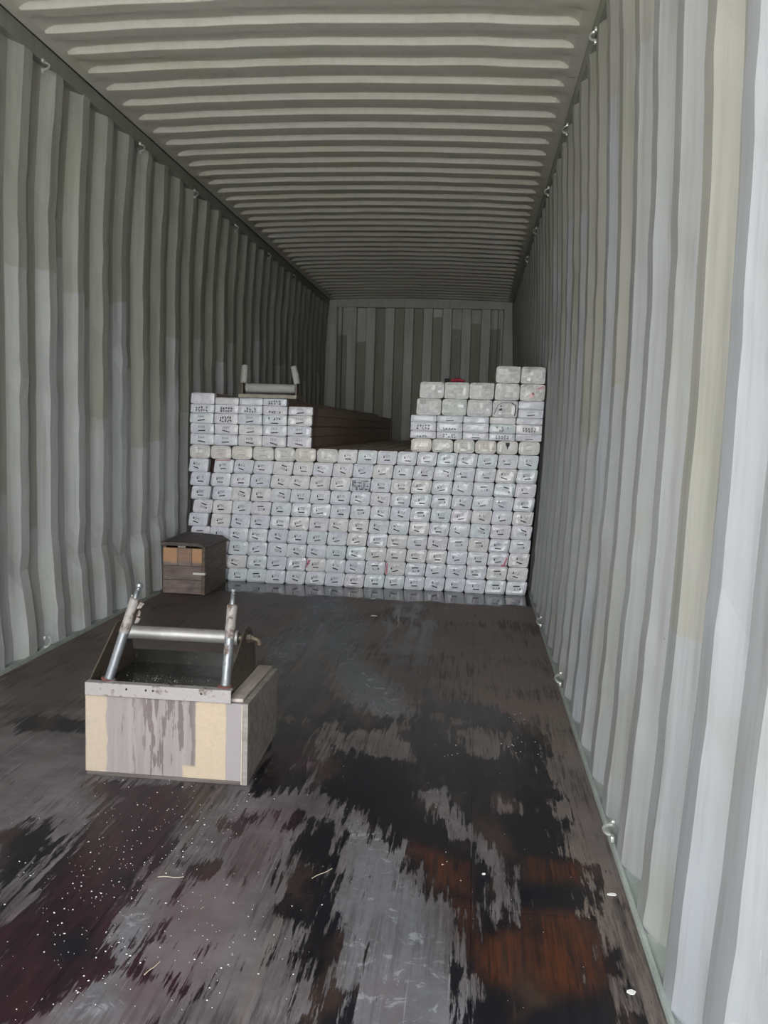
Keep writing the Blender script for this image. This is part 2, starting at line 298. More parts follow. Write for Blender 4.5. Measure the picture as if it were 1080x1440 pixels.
def floor_material():
    t = NT('worn_plywood_floor'); p = t.pos(); X = t.xyz(p)
    grain = t.noise(t.scale(p, (95, 2.6, 1)), 1.0, 5, .7)
    grain2 = t.noise(t.scale(p, (28, 1.2, 1)), 1.0, 4, .6, .4)
    blot = t.noise(p, 5.5, 6, .62); big = t.noise(p, 1.4, 4, .6); fine = t.noise(p, 60, 4, .7)
    brown = t.mix(grain, (.215, .180, .158), (.130, .105, .093))
    grey = t.mix(t.step(blot, .3, .7), (.098, .086, .088), (.178, .162, .168))
    wear = t.math('MULTIPLY', t.step(t.math('SUBTRACT', 3.95, t.math('ADD', X[1], t.math('MULTIPLY', big, .9))), -.5, .3), t.step(t.math('SUBTRACT', 2.17, t.math('ADD', X[0], t.math('MULTIPLY', blot, .10))), -.02, .05))
    wear = t.math('MAXIMUM', wear, t.math('MULTIPLY', .45, t.step(big, .5, .62)))
    wear = t.math('MULTIPLY', wear, t.step(grain2, .22, .5, .35, 1))
    col = t.mix(wear, brown, grey)
    dust_and_pale = t.step(t.math('ADD', t.attr('dust_and_pale'), t.math('MULTIPLY', t.math('SUBTRACT', blot, .5), .8)), .35, .75)  # dusty foreground plus a pale blue-grey patch on the farther floor
    col = t.mix(t.math('MULTIPLY', dust_and_pale, t.step(X[1], 3.3, 4.2, .55, .9)), col, t.mix(fine, (.105, .115, .13), (.225, .235, .25)))
    tint = t.noise(p, 3.1, 3); col = t.mix(t.step(tint, .56, .72, 0, .35), col, (.15, .10, .11))
    scr = t.noise(t.scale(p, (150, 2.0, 1), (3, 1, 0)), 1.0, 3, .6)
    col = t.mix(t.math('MULTIPLY', t.step(scr, .66, .70, 0, .55), t.step(X[1], 5.0, 3.4)), col, (.30, .30, .31))
    w3 = t.noise(p, 11, 7, .75, 1.8); col = t.mix(t.math('MULTIPLY', t.step(w3, .56, .62, 0, .55), dust_and_pale), col, (.36, .38, .39))
    dk = t.step(t.math('ADD', t.noise(t.scale(p, (60, 3.2, 1), (9, 4, 0)), 1, 6, .75), t.math('MULTIPLY', t.math('SUBTRACT', t.noise(p, 2.3, 3), .5), .7)), .50, .66)
    col = t.mix(t.math('MULTIPLY', dk, t.math('SUBTRACT', .68, t.math('MULTIPLY', t.attr('dust_and_pale'), .34))), col, (.045, .037, .036))
    # wetness and the painted crate shadow, one field with ragged streaky edge
    stk = t.noise(t.scale(p, (42, 4.5, 1), (5, 2, 0)), 1.0, 6, .72)
    rag = t.math('ADD', t.math('MULTIPLY', t.math('SUBTRACT', stk, .5), 1.9), t.math('ADD', t.math('MULTIPLY', t.math('SUBTRACT', blot, .5), 1.0), t.math('MULTIPLY', t.math('SUBTRACT', grain, .5), .8)))
    wet = t.step(t.math('ADD', t.math('SUBTRACT', t.attr('wet'), t.math('MULTIPLY', t.attr('dry'), 1.05)), t.math('MULTIPLY', rag, .75)), .40, .50)
    damp = t.step(t.math('ADD', t.attr('damp'), t.math('MULTIPLY', rag, .7)), .35, .75)
    col = t.mix(t.math('MULTIPLY', damp, .5), col, (.040, .030, .028))
    red = t.step(t.math('ADD', t.attr('red'), t.math('MULTIPLY', t.math('SUBTRACT', blot, .5), .7)), .3, .8)
    orn = t.step(t.math('ADD', t.attr('orange'), t.math('MULTIPLY', t.math('SUBTRACT', blot, .5), .7)), .3, .8)
    blk = t.step(t.math('ADD', t.attr('black'), t.math('MULTIPLY', t.math('SUBTRACT', blot, .5), .7)), .3, .8)
    wc = t.mix(t.step(t.noise(t.scale(p, (9, 2.5, 1), (2, 7, 0)), 1, 5, .65), .48, .66), (.004, .004, .007), (.042, .026, .020))
    wc = t.mix(red, wc, t.mix(t.step(stk, .35, .65), (.006, .003, .005), (.034, .010, .015)))
    wc = t.mix(t.math('MULTIPLY', orn, t.step(t.math('ADD', t.math('MULTIPLY', stk, .6), t.math('MULTIPLY', grain, .4)), .36, .60, .0, 1)), wc, t.mix(grain, (.008, .004, .003), (.160, .048, .016)))
    wc = t.mix(blk, wc, t.mix(fine, (.002, .002, .005), (.006, .006, .011)))
    col = t.mix(t.math('MULTIPLY', t.math('MULTIPLY', red, .35), t.math('SUBTRACT', 1, dust_and_pale)), col, (.14, .085, .10))
    col = t.mix(t.math('MULTIPLY', wet, .95), col, wc)
    rough = t.mixf(wet, .68, .30)
    rough = t.mixf(t.math('MULTIPLY', damp, .5), rough, .34)
    pud = t.step(t.math('ADD', t.math('SUBTRACT', X[1], 6.12), t.math('MULTIPLY', blot, .35)), .06, .16)
    rough = t.mixf(pud, rough, .10); col = t.mix(t.math('MULTIPLY', pud, .7), col, (.018, .022, .022))
    h = t.math('ADD', t.math('MULTIPLY', grain, .5), t.math('MULTIPLY', fine, .3))
    return t.out(col, rough, 0, t.bump(h, .25, .0015), Specular_IOR_Level=t.mixf(pud, .2, .4))
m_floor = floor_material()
flo = MB().box((-.0, 0, -.16), (W, L, -.030)).build('floor', m_dark); tag(flo, kind='structure')
XB = [.007, .37, 1.17, 1.97, W-.007]; YB = [0, .14, 2.54, 4.94, 7.34, 9.74, L-.02]
for i in range(4):
    for j in range(6):
        x0, x1 = XB[i]+(.0004 if i else 0), XB[i+1]-.0004; y0, y1 = YB[j]+.0005, YB[j+1]-.0005
        fine = 1 <= j <= 3
        ye = min(y1, 6.7) if j == 3 else y1
        nx = max(2, int((x1-x0)/.014)) if fine else 2; ny = max(2, int((ye-y0)/.016)) if fine else 2
        gx = np.linspace(x0, x1, nx); gy = np.linspace(y0, ye, ny)
        if j == 3: gy = np.concatenate([gy, [y1]]); ny += 1
        P = np.zeros((nx, ny, 3)); P[:, :, 0] = gx[:, None]; P[:, :, 1] = gy[None, :]
        # top skin plus a skirt down to the cross-members
        top = P.reshape(-1, 3); idx = np.arange(nx*ny).reshape(nx, ny)
        f = np.stack([idx[:-1, :-1], idx[1:, :-1], idx[1:, 1:], idx[:-1, 1:]], -1).reshape(-1, 4).tolist()
        ring = list(idx[:, 0])+list(idx[-1, 1:])+list(idx[-2::-1, -1])+list(idx[0, -2:0:-1])
        base = len(top); low = top[ring].copy(); low[:, 2] = -.028
        n = len(ring); f += [[ring[(k+1) % n], ring[k], base+k, base+(k+1) % n] for k in range(n)]
        V = np.concatenate([top, low]); me = bpy.data.meshes.new('floor_sheet'); me.from_pydata(V.tolist(), [], [[int(q) for q in g] for g in f])
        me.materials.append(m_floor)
        if fine:
            q = V[:, :2]
            for key, w in (('wet', .13), ('dry', .09), ('damp', .14), ('red', .10), ('orange', .08), ('black', .05), ('dust_and_pale', .14)):
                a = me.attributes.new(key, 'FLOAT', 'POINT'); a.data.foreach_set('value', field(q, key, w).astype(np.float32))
        link('plywood_sheet', me, flo)
# ------------------------------------------------------------------ lashing rings, welded to the rails
def ring(parent, x, y, z, s, low, tilt):
    mb = MB(); R_ = .021
    pts = []
    for k in range(11):
        a = math.pi*(-.08+1.16*k/10)
        dx = -s*(.012+.020*math.sin(max(0, min(math.pi, a)))); dz = R_*1.0*math.cos(a)
        pts.append((x+dx+s*.006, y+tilt*dz+.010*math.sin(a), z+dz))
    mb.path(pts, .0048, 7)
    mb.box((min(x, x-s*.010), y-.010, z-.030), (max(x, x-s*.010), y+.010, z-.014), .002)
    mb.box((min(x, x-s*.010), y-.010, z+.014), (max(x, x-s*.010), y+.010, z+.030), .002)
    mb.build('lashing_ring', m_galv, parent, smooth=40)
for y in (4.43, 5.54, 6.5, 7.5, 8.6, 9.7): ring(wl, .0, y, H-.10, -1, False, .8)
for y in (3.35, 4.41, 5.44): ring(wl, .0, y, .048, -1, True, .9)
for y in (3.1, 4.20, 5.25, 6.4, 7.5, 8.6): ring(wr, W-.001, y, H-.105, 1, False, .6)
for y in (1.9, 2.885, 4.29, 5.40): ring(wr, W-.001, y, .052, 1, True, -.8)
# ------------------------------------------------------------------ materials of the load and the tools
def film_material(name, a, b, tintamt, rough=.33):
    t = NT(name); p = t.obj(); r = t.n('ObjectInfo').outputs['Random']
    q = t.n('VectorMath', operation='ADD'); t.set(q.inputs[0], p); t.set(q.inputs[1], t.comb(t.math('MULTIPLY', r, 31), 0, t.math('MULTIPLY', r, 17))); v = q.outputs[0]
    n = t.noise(v, 22, 5, .6, 1.5); n2 = t.noise(t.scale(v, (60, 60, 24)), 1, 4, .6, 2.2)
    col = t.mix(t.step(n, .35, .65), a, b)
    hr = t.n('ValToRGB'); t.set(hr.inputs[0], r); e = hr.color_ramp.elements; hr.color_ramp.interpolation = 'CONSTANT'
    e[0].position = 0; e[0].color = (.94, .96, 1, 1); e[1].position = .35; e[1].color = (1, .95, .965, 1)
    for po_, c in ((.5, (.97, .97, 1, 1)), (.72, (.93, 1, .985, 1)), (.82, (1, .98, .93, 1))):
        x_ = e.new(po_); x_.color = c
    col = t.mix(tintamt, col, hr.outputs[0], 'MULTIPLY')
    cr_ = t.math('ABSOLUTE', t.math('SUBTRACT', t.noise(t.scale(v, (34, 34, 20)), 1, 3, .6, 3.0), .5))
    hh = t.math('ADD', t.math('MULTIPLY', n2, .6), t.math('MULTIPLY', t.step(cr_, 0, .10), 1.0))
    return t.out(col, rough, 0, t.bump(hh, .45, .006 if 'crumpled' in name else .004), Specular_IOR_Level=.7, Coat_Weight=.5, Coat_Roughness=.12)
m_film = film_material('white_film_end', (.78, .80, .85), (.90, .91, .95), .8)
m_filmc = film_material('crumpled_film_end', (.76, .77, .76), (.90, .91, .89), .35, .26)
m_film_r = film_material('pale_film_end', (.74, .72, .69), (.84, .81, .78), .6)
t = NT('bundle_side'); p = t.pos(); X = t.xyz(p)
nn = t.noise(t.scale(p, (30, 1.5, 30)), 1, 4)
side = t.mix(nn, (.62, .51, .43), (.45, .36, .29))
pk = t.step(t.math('ADD', X[1], t.math('MULTIPLY', t.noise(p, 6), .5)), 7.0, 6.6)
m_side = t.out(t.mix(pk, side, (.20, .04, .09)), .45)
m_ink = plain('black_ink', (.02, .02, .03), .6)
m_ink2 = plain('faded_ink', (.33, .34, .38), .6)
m_pink = plain('pink_film', (.55, .16, .24), .35)
m_pinkp = plain('pale_pink_film', (.80, .50, .54), .35)
# ------------------------------------------------------------------ the load: 5.5 m bundles laid lengthwise, ends facing the doors
YF, BL = 6.42, 5.50
def rsec(w, h, r, skew, n=3):
    pts = []
    for cx, cz, a0 in ((w/2-r, h-r, 0), (-w/2+r, h-r, 90), (-w/2+r, r, 180), (w/2-r, r, 270)):
        for k in range(n+1):
            a = math.radians(a0+90*k/n); pts.append((cx+r*math.cos(a), cz+r*math.sin(a)))
    return [(x_+skew*(z_/h-.5), z_) for x_, z_ in pts]
def body_mesh(w, h, r, skew):
    sec = rsec(w, h, r, skew); n = len(sec)
    v = [(x_*.96, .03, z_*.985+.007*h) for x_, z_ in sec]+[(x_*.96, BL, z_*.985+.007*h) for x_, z_ in sec]
    f = [[k, (k+1) % n, n+(k+1) % n, n+k] for k in range(n)]+[list(range(n, 2*n))]
    f = [g[::-1] for g in f]
    me = bpy.data.meshes.new('bundle_body'); me.from_pydata(v, [], f); me.materials.append(m_side)
    b = bmesh.new(); b.from_mesh(me); bmesh.ops.recalc_face_normals(b, faces=b.faces); b.to_mesh(me); b.free(); return me
def cap_mesh(w, h, r, skew, rough, mat, seed):
    """white film drawn over the end: crumpled, puckered front face with soft corners and a short sleeve behind it"""
    q = random.Random(seed); nx, nz = 9, 7; v = []; f = []
    cs = [(a, c) for a in (-1, 1) for c in (-1, 1)]; rc = {k: r*q.uniform(.5, 1.25) for k in cs}; cd = {k: q.uniform(0, rough*2.2) for k in cs}
    fold = [(q.uniform(-.5, .5), q.uniform(0, 1), q.uniform(0, math.pi), q.uniform(.6, 1.6)) for _ in range(5)]
    def pt(i, k):
        a = -1+2*i/(nx-1); c = -1+2*k/(nz-1); x = a*w/2; z = c*h/2; key = (1 if a > 0 else -1, 1 if c > 0 else -1); R_ = min(rc[key], h*.48)
        ex, ez = abs(x)-(w/2-R_), abs(z)-(h/2-R_)
        if ex > 0 and ez > 0:                        # pull corner inside the rounded outline
            d = math.hypot(ex, ez); k_ = max(ex, ez)/d
            x = math.copysign(w/2-R_+ex*k_, x); z = math.copysign(h/2-R_+ez*k_, z)
        return x, z, max(abs(a), abs(c))
    for i in range(nx):
        for k in range(nz):
            x, z, e = pt(i, k); y = 0
            for fx, fz, an, am in fold:
                u_ = (x-fx*w)*math.cos(an)+(z-(fz-.5)*h)*math.sin(an); y -= rough*am*1.3*max(0, 1-abs(u_)/.012)
            y += q.gauss(0, rough*.35)
            if e > .99: y = .004+abs(q.gauss(0, rough*.6)); s_ = q.uniform(.968, .995); x *= s_; z *= s_
            z += h/2; v.append((x+skew*(z/h-.5), y, z))
    I = lambda i, k: i*nz+k
    for i in range(nx-1):
        for k in range(nz-1): f.append([I(i, k), I(i+1, k), I(i+1, k+1), I(i, k+1)])
    ring_ = [I(i, 0) for i in range(nx)]+[I(nx-1, k) for k in range(1, nz)]+[I(i, nz-1) for i in range(nx-2, -1, -1)]+[I(0, k) for k in range(nz-2, 0, -1)]
    n = len(ring_); b0 = len(v)
    for a in ring_: x, y, z = v[a]; v.append((x*1.004, .012, h/2+(z-h/2)*1.004))
    for a in ring_: x, y, z = v[a]; v.append((x, .055, z))
    for m in range(n):
        m2 = (m+1) % n; f.append([ring_[m2], ring_[m], b0+m, b0+m2]); f.append([b0+m2, b0+m, b0+n+m, b0+n+m2])
    me = bpy.data.meshes.new('end_wrap'); me.from_pydata(v, [], f); me.materials.append(mat)
    b = bmesh.new(); b.from_mesh(me); bmesh.ops.recalc_face_normals(b, faces=b.faces); b.to_mesh(me); b.free()
    me.shade_smooth(); me.set_sharp_from_angle(angle=math.radians(12 if rough > .004 else 30)); return me
def stroke(mb, x0, z0, x1, z1, t_, mi=0, y=-.0125):
    d = Vector((x1-x0, 0, z1-z0)); nrm = Vector((-d.z, 0, d.x)).normalized()*t_/2
    a = Vector((x0, y, z0)); b = Vector((x1, y, z1))
    mb.prism([a-nrm, b-nrm, b+nrm, a+nrm], (0, .006, 0), mi)
def mark_mesh(kind, w, h, seed):
    q = random.Random(seed); mb = MB(); cx, cz = q.uniform(-.010, .008), h*.5
    if kind == 'dash':
        a = q.choice([0, 0, .05, -.06, -.22, .22, -.3, .15]); ca, sa = math.cos(a), math.sin(a); flip = -1 if q.random() < .17 else 1
        def P_(x_, z_): x_ *= flip; z_ *= flip; return cx+x_*ca-z_*sa, cz+x_*sa+z_*ca
        ln = q.uniform(.018, .022); x0, z0 = P_(-ln, -.016); x1, z1 = P_(ln, -.016); stroke(mb, x0, z0, x1, z1, q.uniform(.0050, .0068))
        x0, z0 = P_(-.022, .004); stroke(mb, x0-.003, z0, x0+.004, z0, .0100)
        x0, z0 = P_(-.022, .011); stroke(mb, x0-.001, z0, x0+.001, z0+.005, .003)
        for k in range(5):
            for m in range(2):
                x0, z0 = P_(-.012+k*.0075+q.uniform(-.001, .001), .004+m*.009)
                if q.random() < .75: stroke(mb, x0, z0, x0+q.uniform(-.002, .003), z0+.006, .0020, 1)
                if q.random() < .6: stroke(mb, x0-.002, z0+.003, x0+.003, z0+.003, .0016, 1)
    elif kind == 'faint':
        stroke(mb, -.022, h*.36, .022, h*.36+q.uniform(-.003, .003), .002, 1)
        stroke(mb, -.025, h*.72, .020, h*.72+q.uniform(-.003, .003), .0016, 1)
    elif kind in ('print', 'printdash', 'printlow'):
        rows = {'print': [.60, .30], 'printlow': [.30], 'printdash': [.62]}[kind]
        for rz in rows:
            for k in range(5):
                x0 = -.036+k*.018+q.uniform(-.001, .001); z0 = h*rz
                if q.random() < .12: continue
                for m in range(5):
                    a_ = q.uniform(0, 3.14); l_ = q.uniform(.002, .0042); u_, v_ = x0+q.uniform(-.004, .004), z0+q.uniform(-.006, .006)
                    stroke(mb, u_-l_*math.cos(a_), v_-l_*math.sin(a_), u_+l_*math.cos(a_), v_+l_*math.sin(a_), .0034, 0 if q.random() < .8 else 1)
        if kind == 'printdash': stroke(mb, -.024, h*.2, .026, h*.2+q.uniform(-.004, .004), .005)
    elif kind == 'thindash':
        a = q.uniform(-.012, .010); stroke(mb, -.024, h*.30-a/2, .026, h*.30+a/2, .0052)
        for k in range(4):
            x0 = -.02+k*.012; stroke(mb, x0, h*.55, x0+.002, h*.78, .0016, 1); stroke(mb, x0-.003, h*.66, x0+.005, h*.66, .0014, 1)
    elif kind == 'bars':
        for k in range(9):
            x0 = -.052+k*.0125
            stroke(mb, x0, .012, x0, h-.012, .0022, 1)
            for m in range(6):
                if q.random() < .62: stroke(mb, x0+.002, .016+m*.011, x0+.010, .016+m*.011+q.uniform(-.001, .001), q.uniform(.003, .008))
    elif kind == 'loop':
        pts = [(-.070, .014), (-.060, .050), (-.045, .080), (-.015, .096), (.040, .094), (.064, .080), (.068, .05), (.062, .012)]
        for a, b in zip(pts, pts[1:]): stroke(mb, a[0], a[1], b[0], b[1], .0026 if a[0] < .03 else .0050)
        stroke(mb, -.030, .068, -.027, .076, .008); stroke(mb, -.040, .047, -.020, .050, .009); stroke(mb, -.030, .050, -.026, .058, .007)
    elif kind == 'blot':
        stroke(mb, -.012, .070, .014, .070, .020); stroke(mb, -.006, .056, .009, .060, .014); stroke(mb, .000, .036, .003, .056, .006)
    return mb.mesh('marking', [m_ink, m_ink2])
CAPS = {}; BODY = {}; MARKS = {}
def kit(kind, w, h):
    key = (kind, round(w, 3), round(h, 3))
    if key not in CAPS:
        r, sk, rg, mat = {'marked': (.013, .013, .0026, m_film), 'round': (.028, 0, .0026, m_film_r), 'thin': (.007, .002, .0018, m_film), 'crumpled': (.015, .003, .0058, m_filmc)}[kind]
        r = min(r, h*.3)
        CAPS[key] = [cap_mesh(w, h, r, sk, rg, mat, 10*i+len(CAPS)) for i in range(6)]; BODY[key] = body_mesh(w-sk*.9, h, r, 0)
    return BODY[key], CAPS[key]
def marks(kind, w, h, i):
    key = (kind, round(w, 3), round(h, 3), i)
    if key not in MARKS: MARKS[key] = mark_mesh(kind, w, h, hash(kind) % 7*0+sum(map(ord, kind))+i*13)
    return MARKS[key]
ORD = ['', 'first', 'second', 'third', 'fourth', 'fifth', 'sixth', 'seventh', 'eighth', 'ninth', 'tenth', 'eleventh', 'twelfth', 'thirteenth', 'fourteenth', 'fifteenth', 'sixteenth', 'seventeenth']
rb = random.Random(21)
def bundle(kind, xc, z, w, h, label, group, mark=None, wn=None, hn=None, dy=None):
    """w,h real size; meshes come from the nominal size wn,hn"""
    wn, hn = wn or w, hn or h
    body, caps = kit(kind, wn, hn)
    o = link('wrapped_bundle', body, loc=(xc, YF+(rb.uniform(-.012, .016) if dy is None else dy), z)); o.scale = (w/wn*.985, 1, h/hn*.994); o.location.x += rb.uniform(-.001, .001)
    tag(o, label, 'bundle', group)
    link('end_wrap', rb.choice(caps), o)
    if mark: link('marking', marks(mark, wn, hn, rb.randrange(14)), o)
    return o
def side_words(i, n):
    if i == 1: return 'leftmost'
    if i == n: return 'rightmost'
    return ORD[i]+' from the left' if i <= n//2 else ORD[n+1-i]+' from the right' if n+1-i > 1 else 'rightmost'
RH = .0928
LEFT = {5: (.008, .168), 6: (.036, .178), 7: (.028, .170), 8: (.014, .162), 9: (.009, .186)}
GL = 'white film-wrapped bundles in the main lower block'
REF = {}
for r_ in range(1, 11):
    z = (r_-1)*RH; zc = z+RH/2; XR = 2.312+.05*zc
    rw = 'bottom row' if r_ == 1 else ('tenth row from floor, top full-width row' if 0 else ORD[r_]+' row up from the floor')
    if r_ in LEFT: l1, l2 = LEFT[r_]; pitch = (XR-l2)/16; xs_ = [l1+.068]+[l2+pitch*(k+.5) for k in range(16)]; ws = [.136]+[pitch]*16
    elif r_ == 10:
        l1 = .012; xs_ = [l1+.1455*(k+.5) for k in range(7)]; ws = [.1455]*7; l2 = l1+7*.1455; pitch = (XR-l2)/10
        xs_ += [l2+pitch*(k+.5) for k in range(10)]; ws += [pitch]*10
    else:
        l1 = .010+.002*r_; pitch = (XR-l1)/17; xs_ = [l1+pitch*(k+.5) for k in range(17)]; ws = [pitch]*17
    for i, (xc, w_) in enumerate(zip(xs_, ws)):
        n = i+1; sw = side_words(n, 17)
        kind, mk = ('round', 'faint') if (r_ == 10 and i < 7) else ('marked', 'dash')
        if r_ == 8 and n == 9: mk = 'bars'
        look = {'round': 'rounded pale bundle end', 'marked': 'white wrapped bundle end'}[kind]
        if mk == 'bars': look = 'white bundle end with dark bars'
        o = bundle(kind, xc, z, w_, RH, '%s, %s, %s' % (look, sw, rw), GL, mk, .1365 if kind == 'marked' else .1455, RH)
        REF[(r_, n)] = o
GR = 'bundles in the block stacked on the right'; GLf = 'thin bundles in the block stacked on the left'
z = 10*RH; XR = 2.362; X0 = 1.514; p_ = (XR-X0)/6
for i in range(6):
    bundle('round', X0+p_*(i+.5), z, p_, .090, ('rounded bundle end with black heart-shaped blot, lowest row of right block' if i == 4 else 'rounded bundle end, %s, lowest row of right block' % side_words(i+1, 6)), GR, 'blot' if i == 4 else 'faint', .1455, RH)
z += .090
for rr_, (h_, mk) in enumerate(((.048, ['printlow', 'print', 'thindash', 'print', 'thindash']), (.060, ['print', 'printlow', None, 'print', 'print']), (.045, [None, 'thindash', None, None, None]))):
    p_ = (2.370-1.508)/5
    for i in range(5):
        bundle('thin', 1.508+p_*(i+.5), z, p_, h_, 'thin white bundle end, %s, %s thin layer of right block' % (side_words(i+1, 5), ('lowest', 'middle', 'upper')[rr_]), GR, mk[i], .17, .06)
    z += h_
p_ = (2.375-1.542)/5
for i in range(5):
    xc = 1.542+p_*(i+.5)
    if i < 4:
        bundle('crumpled', xc, z, p_, .110, 'crumpled film bundle end, %s in the second row from the top of the right block%s' % (side_words(i+1, 5), '' if i < 3 else ', with a black loop mark') if False else
               ('crumpled bundle end with a black looped mark beside two thin ends' if i == 3 else 'crumpled film bundle end, %s, second-highest long row of right block' % side_words(i+1, 5)), GR, 'loop' if i == 3 else None, .165, .11)
    else:
        bundle('thin', xc, z, p_, .055, 'lower of two thin ends beside the looped mark, at the wall', GR, 'thindash', .17, .06)
        bundle('thin', xc, z+.055, p_, .055, 'upper of two thin ends beside the looped mark, at the wall', GR, None, .17, .06)
z += .110; p_ = (2.378-1.560)/5
for i in range(5):
    o = bundle('crumpled', 1.560+p_*(i+.5), z, p_, .110, ('crumpled film bundle end stained pink, at the wall under the topmost pair' if i == 4 else 'crumpled film bundle end, %s, topmost five-wide row of right block' % side_words(i+1, 5)), GR, None, .165, .11)
    if i == 4:
        mb = MB()
        for (a, b, c, d, t_) in ((-.02, .028, .012, .042, .028), (.0, .045, .03, .055, .018), (.02, .07, .07, .088, .012), (.035, .08, .075, .098, .009)): stroke(mb, a, b, c, d, t_, y=-.009)
        mb.build('pink_film', m_pinkp, o)
ZR5 = z; z += .110
for i in range(2):
    bundle('crumpled', 2.055+.1605*(i+.5), z, .1605, .110, 'crumpled film bundle end on the very top of the right block, %s of the pair' % ('left' if i == 0 else 'right'), GR, None, .165, .11)
z = 10*RH; p_ = (.846-.012)/5
for rr_, h_ in enumerate((.075, .070, .070, .060)):
    for i in range(5):
        mk = [['thindash']*5, ['thindash']*5, ['thindash', 'print', 'thindash', 'printdash', 'thindash'], ['print', 'print', 'print', 'printlow', 'thindash']][rr_][i]
        bundle('thin', .012+p_*(i+.5)+(.006 if rr_ > 1 and i == 4 else 0), z, p_, h_, 'thin white bundle end, %s, %s row up in the left block' % (side_words(i+1, 5), ORD[rr_+1]), GLf, mk, .17, .06)
    z += h_
ZL = z
bundle('thin', .012+.5*p_, z, p_, .075, 'taller thin bundle end topping the left block in the wall corner', GLf, None, .17, .06)
for i in range(1, 4):
    bundle('thin', .012+p_*(i+.5)-.004*(i == 3), z, p_*.985, .048, 'flat bundle end, topmost row of left block, %s' % ('beside the taller end', 'in the middle', 'farthest right')[i-1], GLf, 'print' if i == 3 else None, .17, .06)
# torn pink film on single bundles
for (r_, n, pts) in ((2, 7, ((-.055, .05, -.045, .08, .016), (-.062, .03, -.055, .06, .008))), (2, 11, ((-.060, .01, -.055, .08, .010),)), (3, 16, ((.02, .006, .050, .010, .012), (.040, .01, .060, .06, .010))), (9, 2, ((-.05, .085, .05, .086, .004),))):
    mb = MB()
    for (a, b, c, d, t_) in pts: stroke(mb, a, b, c, d, t_, y=-.009)
    mb.build('pink_film', m_pink, REF[(r_, n)])
# ------------------------------------------------------------------ red glove on the right block
m_red = plain('red_cloth', (.32, .03, .05), .8); m_blackc = plain('black_cloth', (.02, .018, .02), .8)
zt = ZR5+.110+.001
g = empty('work_glove', (1.80, YF+.10, zt)); tag(g, 'small crumpled red and black glove on top of the right block', 'glove')
b = bmesh.new()
me = bpy.data.meshes.new('glove')
vs = [(-.045, 0, .012), (-.015, 0, .017), (.012, .0, .019), (.035, -.01, .014), (.055, -.014, .009), (.036, .012, .016), (.058, .016, .010), (.030, .026, .012), (.048, .036, .009), (.0, -.025, .012), (.016, -.04, .009)]
es = [(0, 1), (1, 2), (2, 3), (3, 4), (2, 5), (5, 6), (2, 7), (7, 8), (1, 9), (9, 10)]
me.from_pydata(vs, es, []); me.materials.append(m_red); go = link('glove_body', me, g)
md = go.modifiers.new('s', 'SKIN'); ss = go.modifiers.new('d', 'SUBSURF'); ss.levels = ss.render_levels = 1
for i, v in enumerate(me.skin_vertices[0].data): v.radius = [(.016, .011), (.020, .015), (.018, .014), (.009, .009), (.007, .006), (.009, .009), (.007, .006), (.009, .009), (.007, .006), (.009, .009), (.007, .006)][i]; v.use_root = (i == 1)
MB().lathe((-.080, 0, .013), (-.048, 0, .013), [(0, .012), (.008, .013), (.020, .0125), (.034, .012)], 12).build('cuff', m_blackc, g, smooth=60)
# ------------------------------------------------------------------ wood and steel
def wood(name, dark, lite, axis_scale, patch=None):
    t = NT(name); p = t.obj(); X = t.xyz(p)
    g = t.noise(t.scale(p, axis_scale), 1, 5, .65); b_ = t.noise(p, 9, 5, .6); f_ = t.noise(p, 80, 3)
    col = t.mix(t.step(g, .3, .7), dark, lite)
    col = t.mix(t.step(b_, .5, .72, 0, .5), col, tuple(x*.55 for x in dark))
    if patch: col = patch(t, X, p, col, g, b_, f_)
    return t.out(col, .7, 0, t.bump(g, .3, .002))
def front_patch(t, X, p, col, g, b_, f_):
    n = t.math('MULTIPLY', t.math('SUBTRACT', t.noise(p, 14, 4), .5), .030)
    x_ = t.math('ADD', X[0], n); xn = t.math('ADD', X[0], t.math('MULTIPLY', n, .4))
    def band(v, a, b, s_=.003): return t.math('MULTIPLY', t.step(v, a-s_, a+s_), t.step(v, b+s_, b-s_))
    raw = t.mix(f_, (.40, .315, .225), (.50, .41, .305))
    worn = t.mix(g, (.21, .185, .175), (.32, .29, .28))
    col = t.mix(.85, col, worn)
    blotch = t.noise(t.scale(p, (55, 1, 7)), 1, 4, .6)
    drip = t.math('MULTIPLY', t.step(t.math('ADD', blotch, t.math('MULTIPLY', t.math('SUBTRACT', X[2], .12), .5)), .52, .56), band(x_, .175, .345, .02))
    drip2 = t.math('MULTIPLY', t.step(blotch, .60, .64), band(x_, .07, .20, .02))
    col = t.mix(t.math('MULTIPLY', t.math('MAXIMUM', drip, t.math('MULTIPLY', drip2, .7)), .85), col, (.125, .095, .09))
    l1 = t.math('MULTIPLY', band(x_, .0, .068), t.step(b_, .30, .44))
    l2 = band(xn, .345, .438)
    l3 = t.math('MULTIPLY', band(x_, .305, .35), t.step(X[2], .055, .045))
    col = t.mix(t.math('MULTIPLY', l1, .75), col, raw); col = t.mix(t.math('MAXIMUM', l2, l3), col, raw)
    col = t.mix(band(X[0], .438, .50), col, t.mix(b_, (.33, .30, .30), (.25, .225, .23)))
    return col
m_front = wood('crate_front_ply', (.20, .17, .16), (.36, .33, .32), (60, 1, 3), front_patch)
m_side = wood('crate_side_ply', (.20, .18, .165), (.34, .31, .28), (8, 30, 30))
m_top = wood('crate_top_board', (.34, .28, .25), (.54, .48, .44), (40, 4, 1))
m_edge = wood('raw_edge', (.45, .38, .30), (.62, .55, .46), (60, 4, 4))
